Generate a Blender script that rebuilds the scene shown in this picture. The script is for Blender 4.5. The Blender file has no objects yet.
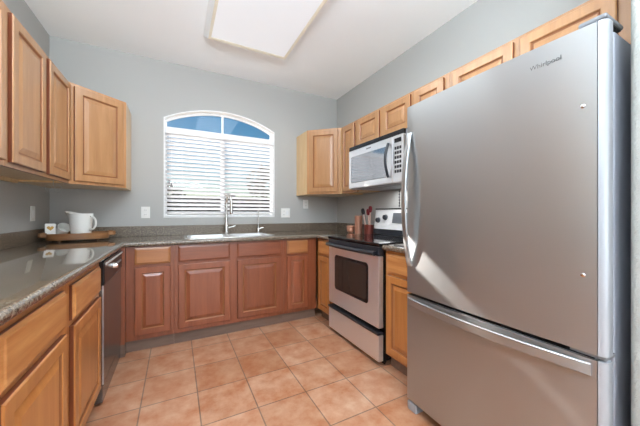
import bpy, bmesh, math, random
from mathutils import Vector, Matrix, noise
random.seed(7)
C = bpy.context.scene
COL = C.collection

# ------------------------------------------------------------------ camera, world, sun, large lights, exposure
cam = bpy.data.cameras.new('camera'); cam_o = bpy.data.objects.new('camera', cam); COL.objects.link(cam_o)
cam.sensor_fit = 'HORIZONTAL'; cam.sensor_width = 36.0; cam.lens = 275.0 / 640.0 * 36.0
cam.clip_start = 0.02
cam_o.location = (0, 0, 1.15)
cam_o.rotation_euler = (math.radians(90), 0, -math.radians(27.638))
C.camera = cam_o

w = bpy.data.worlds.new('sky'); C.world = w; w.use_nodes = True
nt = w.node_tree; nt.nodes.clear()
sky = nt.nodes.new('ShaderNodeTexSky'); sky.sky_type = 'NISHITA'; sky.sun_disc = False
sky.sun_elevation = math.radians(35); sky.sun_rotation = math.radians(-25); sky.air_density = 1.0; sky.dust_density = 0.4
bg = nt.nodes.new('ShaderNodeBackground'); bg.inputs['Strength'].default_value = 0.066
wo = nt.nodes.new('ShaderNodeOutputWorld')
hs = nt.nodes.new('ShaderNodeHueSaturation'); hs.inputs['Saturation'].default_value = 1.55; hs.inputs['Hue'].default_value = 0.49
nt.links.new(sky.outputs[0], hs.inputs['Color']); nt.links.new(hs.outputs[0], bg.inputs[0]); nt.links.new(bg.outputs[0], wo.inputs[0])

sun = bpy.data.lights.new('sun', 'SUN'); sun_o = bpy.data.objects.new('sun', sun); COL.objects.link(sun_o)
sun.energy = 12.0; sun.angle = math.radians(0.6); sun.color = (1.0, 0.95, 0.88)
sun_o.rotation_euler = Vector((1.175, -2.773, -1.556)).to_track_quat('-Z', 'Y').to_euler()
sun_o.location = (-3, 10, 8)

def area(name, loc, direction, sx, sy, power, color=(1, 1, 1)):
    l = bpy.data.lights.new(name, 'AREA'); l.shape = 'RECTANGLE'; l.size = sx; l.size_y = sy
    l.energy = power; l.color = color
    o = bpy.data.objects.new(name, l); COL.objects.link(o)
    o.location = loc; o.rotation_euler = Vector(direction).to_track_quat('-Z', 'Z').to_euler()
    return o
# added fill lamp, unseen behind the camera, in place of patio daylight
area('rear_fill', (0.5, -3.38, 1.25), (0, 1, 0.42), 2.7, 2.1, 65, (0.84, 0.93, 1.0))
# added unseen lamp aimed at the ceiling, standing in for a flash
area('ceiling_bounce_fill', (-0.15, -0.55, 1.84), (0, 0.20, 1), 1.4, 1.2, 165, (0.77, 0.905, 1.0))
# light of the ceiling fixture
area('fixture_light', (0.59, 1.80, 2.60), (0, 0, -1), 0.58, 1.10, 12, (0.86, 0.95, 1.0))

C.view_settings.view_transform = 'Standard'; C.view_settings.look = 'None'
C.view_settings.gamma = 1.0; C.view_settings.use_curve_mapping = False
C.view_settings.exposure = 0.15

# ------------------------------------------------------------------ materials
def lin(r, g, b):
    f = lambda c: (c / 255 / 12.92) if c / 255 <= 0.04045 else ((c / 255 + 0.055) / 1.055) ** 2.4
    return (f(r), f(g), f(b), 1.0)

def mat(name, col, rough=0.5, metal=0.0, **kw):
    m = bpy.data.materials.new(name); m.use_nodes = True
    b = m.node_tree.nodes['Principled BSDF']
    b.inputs['Base Color'].default_value = col
    b.inputs['Roughness'].default_value = rough
    b.inputs['Metallic'].default_value = metal
    for k, v in kw.items():
        b.inputs[k.replace('_', ' ')].default_value = v
    return m

def N(m, t, **kw):
    n = m.node_tree.nodes.new(t)
    for k, v in kw.items(): setattr(n, k, v)
    return n
def L(m, a, b): m.node_tree.links.new(a, b)
def bsdf(m): return m.node_tree.nodes['Principled BSDF']

def ramp(m, stops):
    r = N(m, 'ShaderNodeValToRGB'); e = r.color_ramp.elements
    while len(e) < len(stops): e.new(0.5)
    for el, (p, c) in zip(e, stops): el.position = p; el.color = c
    return r

def coords(m, scale):
    tc = N(m, 'ShaderNodeTexCoord'); mp = N(m, 'ShaderNodeMapping'); mp.inputs['Scale'].default_value = scale
    L(m, tc.outputs['Object'], mp.inputs['Vector']); return mp.outputs['Vector']

def wood(name, dark, light, scale, rough=0.33):
    m = mat(name, light, rough)
    v = coords(m, scale)
    n = N(m, 'ShaderNodeTexNoise'); n.inputs['Scale'].default_value = 3.0; n.inputs['Detail'].default_value = 6; n.inputs['Roughness'].default_value = 0.6
    n.inputs['Distortion'].default_value = 0.35
    L(m, v, n.inputs['Vector'])
    r = ramp(m, [(0.30, dark), (0.70, light)])
    L(m, n.outputs['Fac'], r.inputs['Fac'])
    oi = N(m, 'ShaderNodeObjectInfo'); hs = N(m, 'ShaderNodeHueSaturation')
    mr = N(m, 'ShaderNodeMapRange'); mr.inputs['To Min'].default_value = 0.90; mr.inputs['To Max'].default_value = 1.08
    L(m, oi.outputs['Random'], mr.inputs['Value']); L(m, mr.outputs[0], hs.inputs['Value'])
    L(m, r.outputs['Color'], hs.inputs['Color']); L(m, hs.outputs['Color'], bsdf(m).inputs['Base Color'])
    bsdf(m).inputs['Coat Weight'].default_value = 0.5; bsdf(m).inputs['Coat Roughness'].default_value = 0.18
    return m

LT_D, LT_L = lin(176, 126, 82), lin(198, 148, 102)      # maple of the wall cabinets
BS_D, BS_L = lin(180, 112, 56), lin(200, 136, 74)       # honey of the base cabinets
SH_D, SH_L = lin(126, 66, 40), lin(150, 84, 54)        # same wood under the window, its shade put into a redder tone
M = {}
M['maple'] = wood('maple_upright', LT_D, LT_L, (9, 9, 0.8))
M['maple_pale'] = wood('maple_end_panel', lin(212, 172, 118), lin(230, 196, 146), (9, 9, 0.8))
M['honey'] = wood('honey_upright', BS_D, BS_L, (9, 9, 0.8))
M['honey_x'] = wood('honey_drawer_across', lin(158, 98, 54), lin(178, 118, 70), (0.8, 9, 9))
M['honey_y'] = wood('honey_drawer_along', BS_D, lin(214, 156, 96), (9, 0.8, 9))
M['red'] = wood('shaded_wood_upright', SH_D, SH_L, (9, 9, 0.8))
M['red_x'] = wood('shaded_wood_across', SH_D, SH_L, (0.8, 9, 9))
M['edge'] = mat('shaded_door_edge', lin(120, 62, 34), 0.45)  # stained door sides, with the shade of the gaps put into the colour
M['kick'] = wood('toe_kick_laminate', lin(104, 82, 70), lin(124, 100, 86), (1, 12, 12), 0.5)

def wall_mat(name, col, bump=0.15):
    m = mat(name, col, 0.85)
    v = coords(m, (1, 1, 1)); n = N(m, 'ShaderNodeTexNoise'); n.inputs['Scale'].default_value = 90; n.inputs['Detail'].default_value = 3
    L(m, v, n.inputs['Vector'])
    b = N(m, 'ShaderNodeBump'); b.inputs['Strength'].default_value = bump; b.inputs['Distance'].default_value = 0.004
    L(m, n.outputs['Fac'], b.inputs['Height']); L(m, b.outputs['Normal'], bsdf(m).inputs['Normal'])
    return m
M['wall'] = wall_mat('pale_grey_paint', lin(182, 181, 178))
M['wing'] = wall_mat('wing_wall_texture', lin(180, 181, 176), 0.9)
M['ceiling'] = wall_mat('white_ceiling_paint', lin(250, 251, 253), 0.1)
M['white'] = mat('white_vinyl', lin(240, 240, 240), 0.45)
M['outlet'] = mat('white_outlet_plastic', lin(238, 237, 233), 0.4)
M['slot'] = mat('dark_slot', lin(70, 70, 70), 0.6)
M['ceramic'] = mat('white_glazed_ceramic', lin(240, 238, 233), 0.18)
M['gold'] = mat('gold_heart', lin(168, 128, 62), 0.4, 0.6)

def floor_mat():
    m = mat('terracotta_tile', lin(200, 130, 90), 0.34)
    tc = N(m, 'ShaderNodeTexCoord'); mp = N(m, 'ShaderNodeMapping')
    mp.inputs['Location'].default_value = (0.187 + 3.09, -1.61 + 6.4, 0)
    L(m, tc.outputs['Object'], mp.inputs['Vector'])
    br = N(m, 'ShaderNodeTexBrick'); br.offset = 0; br.squash = 1
    br.inputs['Scale'].default_value = 1.0; br.inputs['Mortar Size'].default_value = 0.004; br.inputs['Mortar Smooth'].default_value = 0.1
    br.inputs['Brick Width'].default_value = 0.309; br.inputs['Row Height'].default_value = 0.32; br.inputs['Bias'].default_value = 0
    br.inputs['Color1'].default_value = lin(184, 138, 106); br.inputs['Color2'].default_value = lin(208, 168, 140)
    br.inputs['Mortar'].default_value = lin(138, 118, 102)
    L(m, mp.outputs[0], br.inputs['Vector'])
    n = N(m, 'ShaderNodeTexNoise'); n.inputs['Scale'].default_value = 7; n.inputs['Detail'].default_value = 8; n.inputs['Roughness'].default_value = 0.65
    L(m, tc.outputs['Object'], n.inputs['Vector'])
    r = ramp(m, [(0.32, lin(222, 176, 142)), (0.66, lin(255, 254, 254))]); L(m, n.outputs['Fac'], r.inputs['Fac'])
    mx = N(m, 'ShaderNodeMixRGB', blend_type='MULTIPLY'); mx.inputs['Fac'].default_value = 1
    L(m, br.outputs['Color'], mx.inputs['Color1']); L(m, r.outputs['Color'], mx.inputs['Color2'])
    L(m, mx.outputs[0], bsdf(m).inputs['Base Color'])
    b = N(m, 'ShaderNodeBump'); b.inputs['Strength'].default_value = 0.25; b.inputs['Distance'].default_value = 0.003; b.invert = True
    L(m, br.outputs['Fac'], b.inputs['Height']); L(m, b.outputs['Normal'], bsdf(m).inputs['Normal'])
    return m
M['floor'] = floor_mat()

def stone_mat(name='speckled_brown_stone', rough=0.07):
    m = mat(name, lin(140, 130, 115), rough)
    if rough < .1: bsdf(m).inputs['Coat Weight'].default_value = 0.6
    v = coords(m, (1, 1, 1))
    n = N(m, 'ShaderNodeTexNoise'); n.inputs['Scale'].default_value = 95; n.inputs['Detail'].default_value = 6; n.inputs['Roughness'].default_value = 0.75
    L(m, v, n.inputs['Vector'])
    r = ramp(m, [(0.34, lin(48, 39, 33)), (0.46, lin(98, 85, 73)), (0.55, lin(126, 112, 96)), (0.68, lin(184, 169, 148))])
    L(m, n.outputs['Fac'], r.inputs['Fac']); L(m, r.outputs['Color'], bsdf(m).inputs['Base Color'])
    return m
M['stone'] = stone_mat(); M['splash'] = stone_mat('speckled_backsplash_stone', 0.32)

def steel_mat(name, col, rough=0.3, an=0.6, metal=0.75):
    m = mat(name, col, rough, metal)
    v = coords(m, (120, 120, 1.5)); n = N(m, 'ShaderNodeTexNoise'); n.inputs['Scale'].default_value = 4; n.inputs['Detail'].default_value = 3
    L(m, v, n.inputs['Vector'])
    mr = N(m, 'ShaderNodeMapRange'); mr.inputs['To Min'].default_value = rough - 0.008; mr.inputs['To Max'].default_value = rough + 0.008
    L(m, n.outputs['Fac'], mr.inputs['Value']); L(m, mr.outputs[0], bsdf(m).inputs['Roughness'])
    bsdf(m).inputs['Anisotropic'].default_value = an; bsdf(m).inputs['Anisotropic Rotation'].default_value = 0.25
    t = N(m, 'ShaderNodeTangent'); t.direction_type = 'RADIAL'; t.axis = 'Z'
    L(m, t.outputs[0], bsdf(m).inputs['Tangent'])
    return m
M['steel'] = steel_mat('brushed_stainless', lin(182, 184, 185), 0.32, 0.9, 0.9)
M['steel_bright'] = steel_mat('bright_stainless', lin(238, 239, 241), 0.30, 0.6, 0.8)
M['dish'] = steel_mat('dark_stainless', lin(128, 122, 120), 0.22)
M['silver'] = mat('silver_panel_finish', lin(236, 236, 236), 0.35, 0.25)
M['grey_trim'] = mat('grey_trim_plastic', lin(150, 152, 156), 0.4)
M['door_edge'] = mat('silver_door_edge_trim', lin(176, 180, 186), 0.35, 0.3)
M['groove'] = mat('dark_groove_tone', lin(146, 92, 54), 0.4)  # brown tone for the panel grooves of the doors
M['hinge'] = mat('hinge_cover_grey', lin(126, 128, 132), 0.45)
M['mark'] = mat('embossed_mark', lin(120, 120, 120), 0.4, 0.6)
M['fridge_side'] = mat('dark_grey_cabinet_paint', lin(170, 173, 184), 0.4)
M['gasket'] = mat('black_gasket', lin(22, 22, 24), 0.6)
M['chrome'] = mat('chrome', lin(235, 235, 235), 0.12, 1.0)
M['nickel'] = mat('satin_nickel', lin(215, 214, 210), 0.25, 1.0)
M['black'] = mat('black_enamel', lin(20, 20, 24), 0.25)
M['black_plastic'] = mat('black_handle_plastic', lin(38, 40, 46), 0.3)
M['glass_top'] = mat('black_ceramic_glass', lin(16, 16, 19), 0.05)
M['ring'] = mat('burner_ring_print', lin(60, 60, 64), 0.15)
M['oven_glass'] = mat('smoked_oven_glass', lin(52, 46, 42), 0.06)
M['rack'] = mat('oven_rack_wire', lin(150, 146, 140), 0.3, 1.0)
M['micro_glass'] = mat('mirrored_microwave_glass', lin(170, 172, 176), 0.08, 0.9)
M['copper'] = mat('hammered_copper', lin(236, 176, 150), 0.35, 0.7)
M['copper_dark'] = mat('dark_copper', lin(128, 66, 58), 0.3, 0.6)
M['maroon'] = mat('maroon_silicone', lin(120, 24, 36), 0.5)
M['charcoal'] = mat('charcoal_silicone', lin(34, 34, 42), 0.5)
M['rosegold'] = mat('pale_rose_handle', lin(214, 178, 164), 0.35, 0.3)
M['tray'] = wood('walnut_tray', lin(128, 84, 50), lin(172, 122, 76), (1.0, 1.0, 8), 0.45)
M['ivory'] = mat('ivory_fixture_frame', lin(240, 232, 214), 0.5)
M['clear'] = mat('clear_plastic', lin(225, 225, 222), 0.15, 0, Alpha=0.55)
M['led'] = mat('display_dark', lin(128, 132, 138), 0.25)
M['label'] = mat('grey_marking', lin(140, 140, 142), 0.5)

def emis(name, col, s):
    m = mat(name, col, 0.5); b = bsdf(m); b.inputs['Emission Color'].default_value = col; b.inputs['Emission Strength'].default_value = s
    return m
M['lens'] = emis('lit_acrylic_diffuser', lin(205, 205, 208), 0.55)

def glass_mat():
    m = bpy.data.materials.new('window_glass'); m.use_nodes = True; t = m.node_tree; t.nodes.clear()
    o = t.nodes.new('ShaderNodeOutputMaterial'); mx = t.nodes.new('ShaderNodeMixShader'); mx.inputs[0].default_value = 0.012
    a = t.nodes.new('ShaderNodeBsdfTransparent'); g = t.nodes.new('ShaderNodeBsdfGlossy'); g.inputs['Roughness'].default_value = 0.02
    t.links.new(a.outputs[0], mx.inputs[1]); t.links.new(g.outputs[0], mx.inputs[2]); t.links.new(mx.outputs[0], o.inputs[0]); return m
M['glass'] = glass_mat()
def slat_mat():
    m = bpy.data.materials.new('white_faux_wood_slat'); m.use_nodes = True; t = m.node_tree
    b = bsdf(m); b.inputs['Base Color'].default_value = lin(230, 231, 234); b.inputs['Roughness'].default_value = 0.5
    o = t.nodes['Material Output']; mx = t.nodes.new('ShaderNodeMixShader'); mx.inputs[0].default_value = 0.14
    tr = t.nodes.new('ShaderNodeBsdfTranslucent'); tr.inputs[0].default_value = lin(240, 240, 242)
    t.links.new(b.outputs[0], mx.inputs[1]); t.links.new(tr.outputs[0], mx.inputs[2]); t.links.new(mx.outputs[0], o.inputs[0]); return m
M['slat'] = slat_mat()
M['sand'] = mat('desert_ground', lin(150, 136, 120), 0.9)
M['block'] = mat('block_wall_paint', lin(92, 82, 74), 0.9)
M['leaf'] = mat('olive_leaves', lin(92, 100, 72), 0.8)
M['bark'] = mat('bark', lin(92, 74, 60), 0.9)

# ------------------------------------------------------------------ mesh helpers
class MB:
    def __init__(s): s.bm = bmesh.new(); s.smooth = False
    def quad(s, *p):
        return s.bm.faces.new([s.bm.verts.new(q) for q in p])
    def box(s, x0, x1, y0, y1, z0, z1, bev=0.0, seg=2):
        r = bmesh.ops.create_cube(s.bm, size=1.0); vs = r['verts']
        for v in vs:
            v.co = ((x0 + x1) / 2 + v.co.x * (x1 - x0), (y0 + y1) / 2 + v.co.y * (y1 - y0), (z0 + z1) / 2 + v.co.z * (z1 - z0))
        if bev:
            es = list({e for v in vs for e in v.link_edges})
            bmesh.ops.bevel(s.bm, geom=es, offset=bev, segments=seg, affect='EDGES', profile=0.5)
        return s
    def prism(s, pts, z0, z1, bev=0.0):
        """vertical prism over a plan outline"""
        a = [s.bm.verts.new((x, y, z0)) for x, y in pts]; b = [s.bm.verts.new((x, y, z1)) for x, y in pts]
        fs = [s.bm.faces.new(a), s.bm.faces.new(b)]
        n = len(pts)
        for i in range(n): fs.append(s.bm.faces.new((a[i], a[(i + 1) % n], b[(i + 1) % n], b[i])))
        bmesh.ops.recalc_face_normals(s.bm, faces=fs)
        if bev:
            es = list({e for f in fs[:2] for e in f.edges})
            bmesh.ops.bevel(s.bm, geom=es, offset=bev, segments=2, affect='EDGES', profile=0.5)
        return s
    def rings(s, loops, close=False, cap=(True, True)):
        """skin a list of vertex loops"""
        R = [[s.bm.verts.new(p) for p in l] for l in loops]; n = len(R[0]); m = len(R); fs = []
        for i in range(m if close else m - 1):
            a, b = R[i], R[(i + 1) % m]
            for k in range(n): fs.append(s.bm.faces.new((a[k], a[(k + 1) % n], b[(k + 1) % n], b[k])))
        if not close:
            if cap[0]: fs.append(s.bm.faces.new(R[0]))
            if cap[1]: fs.append(s.bm.faces.new(R[-1]))
        return s
    def tube(s, path, r, seg=12, close=False):
        path = [Vector(p) for p in path]; rr = r if isinstance(r, (list, tuple)) else [r] * len(path); loops = []
        up = None
        for i, p in enumerate(path):
            if close: t = (path[(i + 1) % len(path)] - path[i - 1]).normalized()
            else: t = (path[min(i + 1, len(path) - 1)] - path[max(i - 1, 0)]).normalized()
            if up is None:
                up = Vector((0, 0, 1)) if abs(t.z) < 0.9 else Vector((1, 0, 0))
            x = t.cross(up).normalized(); y = x.cross(t).normalized(); up = y
            loops.append([p + (x * math.cos(2 * math.pi * k / seg) + y * math.sin(2 * math.pi * k / seg)) * rr[i] for k in range(seg)])
        s.rings(loops, close); s.smooth = True; return s
    def lathe(s, prof, c, seg=32, mod=None, cap=(True, True)):
        loops = []
        for r, z in prof:
            l = []
            for k in range(seg):
                a = 2 * math.pi * k / seg; p = Vector((r * math.cos(a), r * math.sin(a), z))
                if mod: p = mod(p, a)
                l.append(p + Vector(c))
            loops.append(l)
        s.rings(loops, cap=cap); s.smooth = True; return s
    def cyl(s, p0, p1, r0, r1=None, seg=20):
        return s.tube([p0, p1], [r0, r0 if r1 is None else r1], seg)
    def nested(s, O, U, W, w, h, prof):
        """rectangular front built of nested rectangles: prof = [(inset, outward)]"""
        O, U, W = Vector(O), Vector(U), Vector(W); V = Vector((0, 0, 1)); loops = []
        for i, d in prof:
            loops.append([O + U * a + V * b + W * d for a, b in ((i, i), (w - i, i), (w - i, h - i), (i, h - i))])
        s.rings(loops); return s
    def strap(s, path, side, wid, thk):
        """flat bar along a path; side = direction of the bar's width"""
        path = [Vector(p) for p in path]; side = Vector(side); loops = []
        for i, p in enumerate(path):
            t = (path[min(i + 1, len(path) - 1)] - path[max(i - 1, 0)]).normalized(); nrm = t.cross(side).normalized()
            b = 0.25 * thk; loops.append([p + side * a * (wid / 2 - e) + nrm * c for a, e, c in
                ((-1, b, -thk / 2), (1, b, -thk / 2), (1, 0, -thk / 2 + b), (1, 0, thk / 2 - b), (1, b, thk / 2), (-1, b, thk / 2), (-1, 0, thk / 2 - b), (-1, 0, -thk / 2 + b))])
        s.rings(loops); return s

WORLD = {}
def obj(name, mb, m, parent=None, smooth=None):
    bm = mb.bm
    bmesh.ops.recalc_face_normals(bm, faces=bm.faces)
    off = WORLD.get(parent.name, Vector()) if parent else Vector()
    if off.length: bmesh.ops.translate(bm, verts=bm.verts, vec=-off)
    me = bpy.data.meshes.new(name); bm.to_mesh(me); bm.free()
    me.materials.append(m)
    if smooth if smooth is not None else mb.smooth:
        me.polygons.foreach_set('use_smooth', [True] * len(me.polygons))
        me.set_sharp_from_angle(angle=math.radians(38))
    o = bpy.data.objects.new(name, me); COL.objects.link(o)
    if parent: o.parent = parent
    WORLD[o.name] = off
    return o
def tag(o, label, cat, group=None):
    o['label'] = label; o['category'] = cat
    if group: o['group'] = group
    return o
def thing(name, label, cat, loc=(0, 0, 0), group=None):
    o = bpy.data.objects.new(name, None); COL.objects.link(o); o.location = loc; o.empty_display_size = 0.05
    WORLD[o.name] = Vector(loc)
    return tag(o, label, cat, group)
def struct(name, mb, m, parent=None, smooth=None):
    o = obj(name, mb, m, parent, smooth)
    if not parent: o['kind'] = 'structure'
    return o
def arc(n, f): return [f(i / n) for i in range(n + 1)]

# ------------------------------------------------------------------ room shell
XL, XR, YB, ZC, YR = -1.005, 2.0, 3.31, 2.74, -3.5
struct('floor', MB().box(XL - .1, XR + .1, YR - .1, YB + .14, -0.1, 0), M['floor'])
struct('ceiling', MB().box(XL - .1, XR + .1, YR - .1, YB + .14, ZC, ZC + .1), M['ceiling'])
struct('wall_left', MB().box(XL - .1, XL, YR - .1, YB + .14, 0, ZC), M['wall'])
struct('wall_right', MB().box(XR, XR + .1, YR - .1, YB + .14, 0, ZC), M['wall'])
# wing wall at the fridge with rounded corners
wg = MB(); wx0, wy0, wy1, rr = 1.27, 0.17, 0.318, 0.022
pts = [(XR, wy0), (XR, wy1)] + [(wx0 + rr - rr * math.sin(a), wy1 - rr + rr * math.cos(a)) for a in [i * math.pi / 12 for i in range(7)]] \
    + [(wx0 + rr - rr * math.cos(a), wy0 + rr - rr * math.sin(a)) for a in [i * math.pi / 12 for i in range(7)]]
wg.prism(pts, 0, ZC); struct('wall_wing', wg, M['wing'], smooth=True)
# unseen rear wall; its wide opening is added to let in daylight
rw = MB()
rw.box(XL, -0.85, YR - .1, YR, 0, ZC); rw.box(1.85, XR, YR - .1, YR, 0, ZC); rw.box(-0.85, 1.85, YR - .1, YR, 2.3, ZC)
struct('wall_rear', rw, M['wall'])
df = MB()
for x0, x1 in ((-0.85, -0.79), (0.46, 0.54), (1.79, 1.85)): df.box(x0, x1, YR - .08, YR - .03, 0.0, 2.3)
df.box(-0.79, 1.79, YR - .08, YR - .03, 2.23, 2.3); df.box(-0.79, 1.79, YR - .08, YR - .03, 0.0, 0.06)
pd = struct('door_1', df, M['white'])
obj('glass_pane', MB().box(-0.79, 1.79, YR - .058, YR - .052, 0.06, 2.23), M['glass'], pd)

# back wall with the arched window opening
WX0, WX1, WZ0, WZS, WZA = -0.115, 1.09, 1.10, 2.155, 2.310
cx = (WX0 + WX1) / 2; hw = (WX1 - WX0) / 2; sg = WZA - WZS; R = (hw * hw + sg * sg) / (2 * sg); zc0 = WZA - R
def archz(x, inset=0.0): return zc0 + math.sqrt((R - inset) ** 2 - (x - cx) ** 2)
bw = MB(); NA = 24; YO = YB + .105
xs = [WX0 + (WX1 - WX0) * i / NA for i in range(NA + 1)]
for y in (YB, YO):
    bw.quad((XL, y, 0), (WX0, y, 0), (WX0, y, ZC), (XL, y, ZC)); bw.quad((WX1, y, 0), (XR, y, 0), (XR, y, ZC), (WX1, y, ZC))
    bw.quad((WX0, y, 0), (WX1, y, 0), (WX1, y, WZ0), (WX0, y, WZ0))
    for a, b in zip(xs, xs[1:]): bw.quad((a, y, archz(a)), (b, y, archz(b)), (b, y, ZC), (a, y, ZC))
for a, b in zip(xs, xs[1:]): bw.quad((a, YB, archz(a)), (b, YB, archz(b)), (b, YO, archz(b)), (a, YO, archz(a)))
bw.quad((WX0, YB, WZ0), (WX0, YO, WZ0), (WX0, YO, WZS), (WX0, YB, WZS)); bw.quad((WX1, YB, WZ0), (WX1, YO, WZ0), (WX1, YO, WZS), (WX1, YB, WZS))
bw.quad((WX0, YB, WZ0), (WX1, YB, WZ0), (WX1, YO, WZ0), (WX0, YO, WZ0))
bmesh.ops.remove_doubles(bw.bm, verts=bw.bm.verts, dist=1e-4)
struct('wall_back', bw, M['wall'])

def outline(ins):
    x0, x1 = WX0 + ins, WX1 - ins; n = 24
    p = [(x0, WZ0 + ins), (x1, WZ0 + ins)]
    p += [(x1 + (x0 - x1) * i / n, archz(x1 + (x0 - x1) * i / n, ins)) for i in range(n + 1)]
    return p
def sweep(mb, o, i, y0, y1):
    n = len(o)
    mb.rings([[(x, y0, z) for x, z in o], [(x, y1, z) for x, z in o], [(x, y1, z) for x, z in i], [(x, y0, z) for x, z in i]], close=True)
# painted casing lining the opening, and the vinyl frame set back in it
cs = MB(); sweep(cs, outline(0.0), outline(0.012), YB - 0.004, YB + 0.0775)
win = struct('window_1', cs, M['white'])
fr = MB(); sweep(fr, outline(0.0125), outline(0.029), YB + 0.078, YB + 0.101)
wf = obj('frame', fr, M['white'], win)
mu = MB(); mu.box(0.464, 0.508, YB + .080, YB + .099, WZ0 + .05, 2.0235); obj('meeting_stile', mu, M['white'], win)
mu2 = MB(); mu2.box(0.476, 0.496, YB + .080, YB + .099, 2.061, archz(cx, .029) + .002); obj('mullion', mu2, M['white'], win)
obj('transom', MB().box(WX0 + .028, WX1 - .028, YB + .080, YB + .099, 2.024, 2.060), M['white'], win)
gl = MB(); gl.box(WX0 + .046, .4635, YB + .088, YB + .091, WZ0 + .046, 2.026); obj('pane', gl, M['glass'], win)
gl = MB(); gl.box(.5085, WX1 - .046, YB + .088, YB + .091, WZ0 + .046, 2.026); obj('pane', gl, M['glass'], win)
def seg_pane(x0, x1):
    g = MB(); n = 14; top = [(x0 + (x1 - x0) * i / n, archz(x0 + (x1 - x0) * i / n, .026)) for i in range(n + 1)]
    loop = [(x0, 2.059), (x1, 2.059)] + top[::-1]
    g.rings([[(x, YB + .088, z) for x, z in loop], [(x, YB + .091, z) for x, z in loop]]); obj('pane', g, M['glass'], win)
seg_pane(WX0 + .030, .475); seg_pane(.497, WX1 - .030)

# ------------------------------------------------------------------ outdoors
g = struct('ground', MB().box(-30, 40, YB + .3, 60, -0.3, -0.15), M['sand']); struct('patio_ground', MB().box(-20, 20, -25, YR - .2, -0.3, -0.12), M['sand'])
gw = MB(); gw.box(-14, 22, 13.0, 13.2, -0.15, 1.9)
for k in range(7): gw.box(-13 + k * 5, -12.6 + k * 5, 12.9, 13.3, -0.15, 2.0)
tag(obj('garden_wall', gw, M['block']), 'long tan block garden wall seen through the window blind', 'wall')['kind'] = 'structure'
def tree(x, y, h, r, label):
    t = thing('desert_tree', label, 'tree', (x, y, -0.15), 'trees beyond the garden wall')
    obj('trunk', MB().tube([(x, y, -.15), (x + .1, y, h * .35), (x, y, h * .6)], [.14, .11, .06], 10), M['bark'], t)
    c = MB(); rnd = random.Random(int(x * 10))
    for k in range(420):
        d = Vector((rnd.gauss(0, 1), rnd.gauss(0, 1), rnd.gauss(0, 1))).normalized() * r * rnd.uniform(.55, 1.0)
        p = Vector((x, y, h - r * .75)) + Vector((d.x, d.y, d.z * .75)); e = Vector((rnd.gauss(0, 1), rnd.gauss(0, 1), rnd.gauss(0, 1))).normalized(); f = e.orthogonal().normalized()
        c.quad(p - e * .22, p - f * .12, p + e * .22, p + f * .12)
    obj('crown', c, M['leaf'], t)
tree(5.3, 16, 4.2, 1.7, 'olive leafy tree beyond the garden wall, seen through right half of the blind')
tree(-0.9, 17, 2.9, 1.5, 'low olive tree beyond the garden wall, seen through left half of the blind')

# ------------------------------------------------------------------ window blind
bl = thing('window_blind', 'white horizontal slat blind covering the arched window below its arch', 'blind', (cx, YB + .03, WZ0))
BX0, BX1 = WX0 + .016, WX1 - .016; YS = YB + .045
obj('valance', MB().box(BX0, BX1, YB - .012, YB + .004, 1.992, 2.058, .003), M['white'], bl)
obj('head_rail', MB().box(BX0, BX1, YB + .008, YB + .073, 2.002, 2.052), M['white'], bl)
sl = MB(); nz = 19; pitch = (1.985 - 1.155) / nz; ta = math.radians(27)
for k in range(nz + 1):
    z = 1.155 + k * pitch; w2 = .0255
    loops = []
    for xx in (BX0, BX1):
        l = []
        for a, t in ((-1, -.5), (0, -.62), (1, -.5), (1, .5), (0, .38), (-1, .5)):
            yy, zz = a * w2, t * .003 + (0.0015 if a == 0 else 0)
            # inner edge up, outer edge down
            l.append((xx, YS + yy * math.cos(ta) + zz * math.sin(ta), z - yy * math.sin(ta) + zz * math.cos(ta)))
        loops.append(l)
    sl.rings(loops)
obj('slats', sl, M['slat'], bl)
obj('bottom_rail', MB().box(BX0, BX1, YS - .026, YS + .026, 1.116, 1.134, .003), M['white'], bl)
for x in (0.06, 0.30, 0.67, 0.92):
    c = MB(); c.tube([(x, YS - .027, 1.13), (x, YS - .027, 2.01)], .0009, 5); c.tube([(x, YS + .027, 1.13), (x, YS + .027, 2.01)], .0009, 5)
    obj('ladder_cord', c, M['white'], bl)
for x, zb in ((-.062, 1.50), (-.042, 1.47)):
    pc = obj('pull_cord', MB().tube([(x, YB - .004, 1.994), (x, YB - .004, zb)], .0014, 6), M['white'], bl)
    obj('tassel', MB().lathe([(.002, .0), (.006, -.006), (.0085, -.035), (.005, -.04)], (x, YB - .004, zb), 12), M['label'], pc)

# ------------------------------------------------------------------ cabinet fronts
T = .020
DOOR = [(0, 0), (0, T - .005), (.0015, T - .0025), (.005, T), (.050, T), (.0525, T - .004), (.058, T - .0095), (.064, T - .0095), (.092, T - .001), (.094, T - .001)]
DRAWER = [(0, 0), (0, T - .010), (.002, T - .0075), (.010, T - .005), (.012, T - .001), (.015, T)]
NARROW = [(0, 0), (0, T - .005), (.0015, T - .0025), (.005, T), (.048, T), (.050, T - .004), (.054, T - .009), (.058, T - .009), (.078, T - .001), (.079, T - .001)]
def front(kind, O, U, W, w, h, m, parent, name=None):
    mb = MB(); p = {'door': DOOR, 'drawer': DRAWER, 'narrow': NARROW}[kind]
    mb.nested(O, U, W, w, h, p)
    o = obj(name or ('drawer_front' if kind == 'drawer' else 'door'), mb, m, parent)
    o.data.materials.append(M['edge']); o.data.materials.append(M['groove'])
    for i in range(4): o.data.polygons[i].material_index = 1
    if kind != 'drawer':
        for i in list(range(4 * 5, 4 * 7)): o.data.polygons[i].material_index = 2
    return o

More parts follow.
